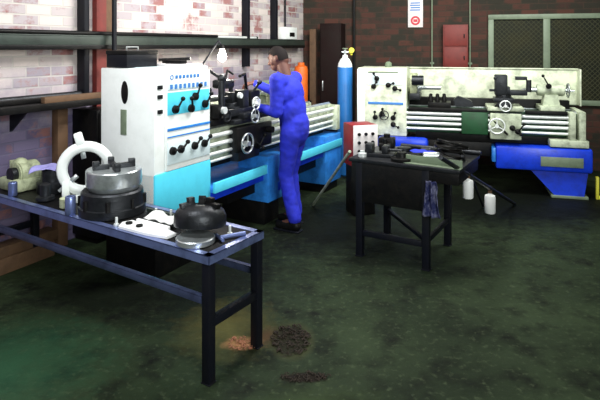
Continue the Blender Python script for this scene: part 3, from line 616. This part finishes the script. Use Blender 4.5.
for k, (a, b) in enumerate(((.78, .05), (.72, .3), (.62, .33), (.12, .3))):
    mb = MB(); mb.cyl((0, 0, 0), (0, 0, .012), .016, seg=6); mb.cyl((0, 0, .012), (0, 0, .05), .008, seg=12)
    solo(mb, 'steel_bolt', 'rod', ['bolt standing at the bench front edge left of the white plate', 'bolt standing right of the large faceplate', 'bolt standing at the bench back edge behind the white rag', 'bolt standing at the bench back edge right of the small chuck'][k], 'bolt', T1(a, b), 0, 'bolts on the workbench')
solo(MB().bar((0, 0, .012), (.42, 0, .012), .022), 'tool_bar', 'rack', 'square steel bar lying along the back edge of the workbench', 'bar', T1(.42, .34), AT)
# small chuck on disc
p = T1(.2, .11)
solo(MB().turn((0, 0, 0), [(.10, 0), (.105, .004), (.105, .028), (.1, .032), (.04, .032)], seg=36), 'steel_disc', 'steel', 'light steel disc under the front of the small dark chuck', 'disc', p)
p = T1(.245, .19)
t = thing('three_jaw_chuck', 'small dark three-jaw chuck tilted on a light disc near the bench corner', 'lathe chuck', (p.x, p.y, TZ+.047), .4)
t.rotation_euler = (R(-9), R(5), .4)
MB().turn((0, 0, 0), [(.1, 0), (.14, .01), (.145, .02), (.145, .07), (.13, .1), (.09, .125), (.05, .13), (.045, .11), (.002, .11)], seg=40).obj('body', 'cast', t)
for k in range(3):
    a = R(120*k+70); c_, s_ = math.cos(a), math.sin(a)
    MB().bar((.04*c_, .04*s_, .13), (.12*c_, .12*s_, .115), .04, .035).bar((.045*c_, .045*s_, .155), (.08*c_, .08*s_, .15), .04, .03).obj('jaw', 'cast' if k == 1 else 'black', t)
for k in range(3):
    a = R(120*k+10); c_, s_ = math.cos(a), math.sin(a); MB().cyl((.125*c_, .125*s_, .055), (.14*c_, .14*s_, .055), .018, seg=4).obj('key_socket', 'rod', t)
mb = MB(); mb.cyl((0, 0, .03), (0, 0, .11), .02, seg=12).cyl((-.06, 0, .1), (.06, 0, .1), .009, seg=10)
solo(MB().cyl((-.07, 0, .012), (.08, 0, .012), .012, seg=12).cyl((-.07, -.05, .012), (-.07, .05, .012), .009, seg=10), 'chuck_key', 'angle', 'steel chuck key lying at the back right corner of the workbench', 'chuck key', T1(.08, .27), .5)

# ---------------------------------------------------------------- dark table
Q = Vector((.40, 4.45, 0)); AQ = math.atan2(-.51, .86); QW, QD, QZ = .905, .68, .80
def T2(x, y, z=QZ): c, s = math.cos(AQ), math.sin(AQ); return Vector((Q.x+c*x-s*y, Q.y+s*x+c*y, z))
tb = thing('work_table', 'dark steel table heaped with parts in the middle of the shop', 'table', Q, AQ)
MB().box((0, 0, QZ-.03), (QW, QD, QZ), .004).obj('table_top', 'cast', tb)
for x in (.06, .615):
    for y in (.01, QD-.07): MB().box((x, y, 0), (x+.055, y+.055, QZ-.03), .003).box((x-.005, y-.005, 0), (x+.06, y+.06, .008), .001).obj('leg', 'leg', tb)
MB().box((.02, .012, .45), (.66, .028, QZ-.03), .003).obj('front_panel', 'black', tb)
MB().box((.66, .012, .68), (QW-.01, .028, QZ-.03)).box((QW-.03, .03, .68), (QW-.01, QD-.03, QZ-.03)).obj('apron', 'black', tb)
MB().box((.03, .03, .45), (.045, QD-.03, QZ-.03), .003).obj('side_panel', 'black', tb)
MB().box((.115, .02, .17), (.615, .05, .215), .003).obj('lower_rail', 'leg', tb)
MB().box((.63, .065, .2), (.66, QD-.07, .24), .003).obj('lower_rail', 'leg', tb)
MB().bar((.1, QD-.06, .225), (.62, .06, .225), .03).obj('brace', 'leg', tb)
cl = cloth('rag', 'brag', 'blue rag lying among the parts on the dark table', 'rag', .2, .14, T2(.5, .42, QZ+.003), .2, .03, 12)
def part(name, mb, m, x, y, lab, cat, rz=0, z=QZ, group=None): return solo(mb, name, m, lab, cat, T2(x, y, z), AQ+rz, group)
mb = MB(); rr_ = random.Random(3)
for k in range(9):
    a0_ = rr_.random()*6; mb.torus((rr_.uniform(-.03, .03), rr_.uniform(-.03, .03), .03+.011*k), .1+rr_.uniform(-.02, .025), .009, (rr_.uniform(-.25, .25), rr_.uniform(-.25, .25), 1), seg=28, sec=6)
part('hose_coil', mb, 'black', .72, .42, 'coil of black hose on the right end of the dark table', 'hose')
part('round_bar', MB().cyl((-.3, 0, .02), (.4, 0, .02), .02, seg=12), 'cast', .52, .645, 'dark round bar lying along the back edge of the dark table', 'bar', 0)
part('angle_offcut', MB().box((-.2, -.03, 0), (.25, .03, .006)).box((-.2, .024, 0), (.25, .03, .06)), 'frame', .66, .05, 'grey-green angle iron offcut on the front right corner of the dark table', 'offcut', -.05)
part('gear_housing', MB().box((-.07, -.06, 0), (.07, .06, .09), .012).cyl((0, -.06, .05), (0, -.1, .05), .035).cyl((0, 0, .09), (0, 0, .12), .03), 'black', .1, .6, 'small black gear housing at the far left corner of the dark table', 'housing', .2)
part('machine_vice', MB().box((-.12, -.07, 0), (.12, .07, .03)).box((-.12, -.06, .03), (-.06, .06, .1)).box((.02, -.06, .03), (.07, .06, .09)).cyl((.07, 0, .055), (.17, 0, .055), .012).cyl((.17, -.05, .055), (.17, .05, .055), .007), 'cast', .2, .2, 'dark machine vice at the left front of the dark table', 'vice', .2)
part('flange', MB().turn((0, 0, 0), [(.08, 0), (.085, .01), (.085, .025), (.045, .03), (.04, .07), (.002, .07)]), 'black', .42, .1, 'black flange near the front edge of the dark table', 'flange')
part('steel_plate', MB().box((-.16, -.05, 0), (.16, .05, .015)), 'frame', .66, .2, 'worn grey plate on the front right of the dark table', 'plate', -.1)
part('cog', MB().turn((0, 0, 0), [(.06, 0), (.06, .035), (.02, .04)], seg=18), 'cast', .3, .5, 'dark gear wheel at the back of the dark table', 'gear')
part('iron_block', MB().box((-.05, -.04, 0), (.05, .04, .06)).cyl((0, 0, .06), (0, 0, .1), .02), 'black', .14, .45, 'small black iron block at the back left of the dark table', 'block', .4)
part('round_stub', MB().cyl((-.06, 0, .03), (.07, 0, .03), .03, bev=.004), 'steel', .6, .28, 'short steel stub lying on the right of the dark table', 'stub', .5)
part('flat_bar', MB().box((-.22, -.02, 0), (.26, .02, .012)), 'olive', .36, .32, 'pale flat bar lying across the middle of the dark table', 'bar', -.3)
part('pipe_elbow', MB().tube([(-.05, 0, .025), (.02, 0, .025), (.05, .03, .025), (.05, .08, .025)], .024), 'cast', .5, .52, 'dark pipe elbow at the back right corner of the dark table', 'pipe elbow')
part('turned_cap', MB().turn((0, 0, 0), [(.035, 0), (.035, .03), (.02, .035), (.02, .05)]), 'rod', .08, .1, 'bright turned cap at the front left corner of the dark table', 'cap')
# hanging rag at the table's right edge
t_ = bmesh.new(); bmesh.ops.create_grid(t_, x_segments=14, y_segments=22, size=.5)
for v in t_.verts:
    a, b = v.co.x, v.co.y
    wd = .045+.03*(.5-b); x = a*wd*2*(.9+.2*noise.noise(Vector((a*3, b*4, 1)))); z = -.27*(.5-b)
    v.co = Vector((.018*math.sin(a*14)+.012*noise.noise(Vector((a*5, b*6, 0)))+.022, x, z))
for_o = MB(); for_o.add(t_); o = for_o.obj('rag', 'drag'); o.location = T2(.70, -.012, QZ-.10); o.rotation_euler = (0, 0, AQ-R(90))
sd = o.modifiers.new('thickness', 'SOLIDIFY'); sd.thickness = .004
tag(o, 'dirty dark blue rag hanging from the front edge of the dark table', 'rag')
# leaning bar with hanging bottles
B = Vector((2.32, 5.84, .014)); K_ = T2(QW-.03, .0, QZ+.025); A = K_+(K_-B)*.16
d = B-A
o = solo(MB().cyl(A, B, .017, seg=12), 'leaning_bar', 'cast', 'dark steel bar leaning from the right edge of the dark table down to the floor', 'bar')
B_ = Vector((1.95, 5.75, .014)); K_ = T2(QW-.05, .32, QZ+.025); A_ = K_+(K_-B_)*.04
solo(MB().bar(A_, B_, .02), 'leaning_strip', 'cast', 'second thinner bar leaning from the dark table behind the first one', 'bar')
def bottle(px, ytop, label, m='plastic'):
    # point of the bar seen in this column
    u = (px-300)/540; s = (u*A.y-A.x)/(d.x-u*d.y); P = A+d*s
    z1 = 1.72-(ytop-46)/540*P.y
    k = 20/540*P.y/.19; h_ = (P.z-(z1-.19*k))/k
    t = thing('plastic_bottle', label, 'bottle', (P.x, P.y, z1-.19*k), .2, 'white bottles hanging from the leaning bar'); t.scale = (k, k, k)
    MB().turn((0, 0, 0), [(.045, 0), (.05, .008), (.05, .15), (.045, .168), (.018, .18), (.016, .19)]).obj('body', m, t)
    MB().cyl((0, 0, .19), (0, 0, .215), .019, seg=14).obj('cap', 'wood', t)
    MB().cyl((0, 0, .215), (0, 0, h_-.02), .003, seg=6).torus((0, 0, h_), .024, .003, (d.x, d.y, d.z)).obj('hanging_wire', 'leg', t)
bottle(468, 178, 'upper left white plastic bottle hanging from the leaning bar')
bottle(490, 193, 'lower right white plastic bottle hanging from the leaning bar')
# pole leaning on the left
A, B = Vector((.425, 4.6, .822)), Vector((.14, 5.8, .013))
solo(MB().cyl(A, B, .013, seg=10), 'painted_pole', 'creamd', 'thin pale pole leaning on the left corner of the dark table', 'pole')

# ---------------------------------------------------------------- swarf on the floor
def debris(name, m, label, cx, cy, rx, ry, n, size):
    mb = MB()
    for k in range(n):
        a = random.random()*6.283; r = math.sqrt(random.random()); x, y = r*math.cos(a)*rx, r*math.sin(a)*ry
        s_ = size*(.4+random.random()); th = random.random()*3
        mb.torus((x, y, .003+random.random()*.004), s_, s_*.25, (random.random()-.5, random.random()-.5, 1), a0=0, a1=120+random.random()*160, seg=8, sec=5)
    o = mb.obj(name, m); o.location = (cx, cy, .002); tag(o, label, 'swarf', kind='stuff')
debris('metal_swarf', 'swarf', 'round patch of dark curled metal swarf on the floor right of the bench legs', -.05, 3.16, .11, .16, 130, .011)
debris('metal_swarf', 'swarf', 'small dark trail of swarf on the floor in front of the round patch', .03, 2.8, .13, .045, 60, .009)
debris('metal_swarf', 'rswarf', 'rusty orange swarf on the floor beside the bench\'s right leg', -.32, 3.12, .10, .07, 60, .009)

# ---------------------------------------------------------------- worker
W = thing('person', 'person in a blue boiler suit standing at the near lathe and reaching over it', 'person', (-.045, 5.12, 0), A1)
def limb(mb, pts):
    for (p, r), (q, r2) in zip(pts, pts[1:]):
        mb.cyl(p, q, r, r2, seg=20)
    for p, r in pts: mb.ball(p, r, seg=16)
def fuse(mb, name, m, parent, voxel, smooth=4, wrinkle=0):
    o = mb.obj(name, m, parent); rm = o.modifiers.new('r', 'REMESH'); rm.mode = 'VOXEL'; rm.voxel_size = voxel
    sm = o.modifiers.new('s', 'SMOOTH'); sm.iterations = smooth; sm.factor = .5
    bpy.context.view_layer.update(); dg = bpy.context.evaluated_depsgraph_get()
    me = bpy.data.meshes.new_from_object(o.evaluated_get(dg)); o.modifiers.clear(); o.data = me
    if not me.materials: me.materials.append(M[m])
    if wrinkle:
        me.update(); nn = [v.normal.copy() for v in me.vertices]
        for v, n in zip(me.vertices, nn):
            p = v.co; v.co += n*(wrinkle*noise.noise(Vector((p.x*11+p.z*6, p.y*11-p.z*5, p.z*15)))+wrinkle*.6*noise.noise(p*26))
    me.polygons.foreach_set('use_smooth', [True]*len(me.polygons)); return o
HC = Vector((0, .19, 1.60))      # head centre
hr = Matrix.Translation(HC) @ Matrix.Rotation(R(-22), 4, 'X') @ Matrix.Rotation(R(12), 4, 'Z')   # +y = face
def H(x, y, z): return hr @ Vector((x, y, z))
wrL, wrR = Vector((-.17, .31, 1.14)), Vector((.15, .56, 1.34))
body = MB()
t_ = bmesh.new(); bmesh.ops.create_uvsphere(t_, u_segments=24, v_segments=16, radius=1)
for v in t_.verts:
    x, y, z = v.co; fr = max(0, y)
    v.co = Vector((x*.074*(1-.22*max(0, -z)), y*.094+(-.012 if z < -.3 and y < 0 else 0), z*.112+(-.008*fr)))
body.add(t_, hr)
body.ball(H(0, .05, -.065), .045, (1, 1.05, 1))                      # jaw and chin
body.cyl(H(0, .085, .012), H(0, .108, -.022), .009, .015, seg=10).ball(H(0, .106, -.022), .015, (1.1, 1, .8), 10)
body.ball(H(0, .088, -.055), .018, (1.4, .6, .5), 10)                # lips
for s_ in (-1, 1):
    body.ball(H(s_*.076, -.005, -.005), .027, (.35, .75, 1.1), 10); body.ball(H(s_*.033, .08, .036), .014, (1.5, .6, .45), 10); body.ball(H(s_*.04, .052, -.022), .024, (1, 1, 1.2), 10)
limb(body, [(H(0, -.02, -.07), .058), ((0, .1, 1.42), .058), ((0, .08, 1.3), .08)])
limb(body, [((0, .08, 1.26), .1), ((0, .05, 1.1), .1), ((0, .01, .93), .11)])
LEG = {-1: [(-.085, .0, .9), (-.095, .05, .5), (-.1, -.05, .1)], 1: [(.085, .02, .9), (.095, .1, .5), (.1, .05, .1)]}
ARM = {-1: [(-.18, .09, 1.395), (-.225, .07, 1.11), wrL], 1: [(.18, .11, 1.395), (.23, .33, 1.24), wrR]}
for s_ in (-1, 1):
    h_, k_, a_ = LEG[s_]; limb(body, [(h_, .075), (k_, .05), (a_, .036)])
    limb(body, [(a_, .036), ((a_[0], a_[1]+.13, .05), .03)])
    s0_, e_, w0 = ARM[s_]; limb(body, [(s0_, .05), (e_, .036), (w0, .025)])
    limb(body, [((0, .09, 1.34), .06), (s0_, .045)])
def hand(mb, w0, dirv, palm_n, thumb_side):
    dirv = dirv.normalized(); pn = (palm_n-dirv*palm_n.dot(dirv)).normalized(); sd_ = dirv.cross(pn).normalized()*thumb_side
    mb.cyl(w0, w0+dirv*.03, .023, .027, seg=12)
    for k in range(4):      # palm built of four rays, then the fingers curl
        off = sd_*(.03-.02*k); b_ = w0+dirv*(.085-.006*abs(k-1))+off; mb.cyl(w0+dirv*.015+off*.5, b_, .014, .0125, seg=10); mb.ball(b_, .0125, seg=8)
        Lf = (.038, .043, .04, .031)[k]; a, q = 0, b_
        for j in range(3):
            a += R(34); n_ = q+(dirv*math.cos(a)+pn*math.sin(a))*Lf*(1, .72, .58)[j]; mb.cyl(q, n_, .0098-.001*j, .009-.001*j, seg=8); mb.ball(n_, .009-.001*j, seg=8); q = n_
    q = w0+dirv*.03+sd_*.02; a1_ = q+(dirv*.6+sd_*.7+pn*.4).normalized()*.045; a2_ = a1_+(dirv*.8+pn*.6+sd_*.1).normalized()*.033
    mb.cyl(q, a1_, .0145, .0115, seg=10); mb.ball(a1_, .0115, seg=8); mb.cyl(a1_, a2_, .0105, .009, seg=8); mb.ball(a2_, .009, seg=8)
hand(body, wrL, Vector((.25, .95, -.05)), Vector((.3, 0, -1)), -1)
hand(body, wrR, Vector((-.2, .95, .0)), Vector((0, 0, -1)), 1)
bd = fuse(body, 'body', 'skin', W, .0065, 2)
for s_ in (-1, 1): MB().ball(H(s_*.032, .086, .022), .0085, (1, .5, .6), 10).obj('eye', 'eye', bd)
# hair
hb = MB(); t_ = bmesh.new(); bmesh.ops.create_uvsphere(t_, u_segments=28, v_segments=18, radius=1)
bmesh.ops.delete(t_, geom=[v for v in t_.verts if v.co.z < (.05+.55*v.co.y if v.co.y > -.2 else -.45)], context='VERTS')
for v in t_.verts: v.co = Vector((v.co.x*.081, v.co.y*.101-.002, v.co.z*.121+.002))
hb.add(t_, hr); hb.obj('hair', 'hair', W)
# boiler suit
su = MB()
limb(su, [((0, .1, 1.38), .085), ((0, .075, 1.28), .135), ((0, .045, 1.1), .125), ((0, .01, .94), .135)])
su.ball((0, .06, 1.26), .16, (1.12, .78, 1.05)); su.ball((0, .03, 1.1), .15, (1.1, .82, 1.5)); su.ball((0, .0, .95), .15, (1.1, .86, 1.3))
for s_ in (-1, 1):
    h_, k_, a_ = LEG[s_]; limb(su, [(h_, .1), ((Vector(h_)+Vector(k_))/2, .082), (k_, .068), ((k_[0], (k_[1]+a_[1])/2, .28), .066), ((a_[0], a_[1], a_[2]+.02), .064)])
    s0_, e_, w0 = ARM[s_]; limb(su, [((s_*.06, .085, 1.365), .082), (s0_, .078), (e_, .055), (Vector(w0)*.93+Vector(e_)*.07, .041)])
sv = fuse(su, 'boiler_suit', 'cover', W, .011, 6, .005)
MB().torus((0, .115, 1.435), .068, .016, (0, -.35, 1), flat=1.4).obj('collar', 'cover', sv)
for s_ in (-1, 1):
    a_ = LEG[s_][2]; mb = MB(); limb(mb, [((a_[0], a_[1]-.015, .055), .05), ((a_[0], a_[1]+.09, .045), .045), ((a_[0], a_[1]+.17, .038), .036)]); mb.cyl((a_[0], a_[1], .05), (a_[0], a_[1], .13), .05, .052)
    bo = fuse(mb, 'boot', 'black', W, .009, 4)
    for v in bo.data.vertices: v.co.z = max(v.co.z, .012)
    MB().box((a_[0]-.048, a_[1]-.065, 0), (a_[0]+.048, a_[1]+.205, .014), .006).obj('sole', 'leg', bo)
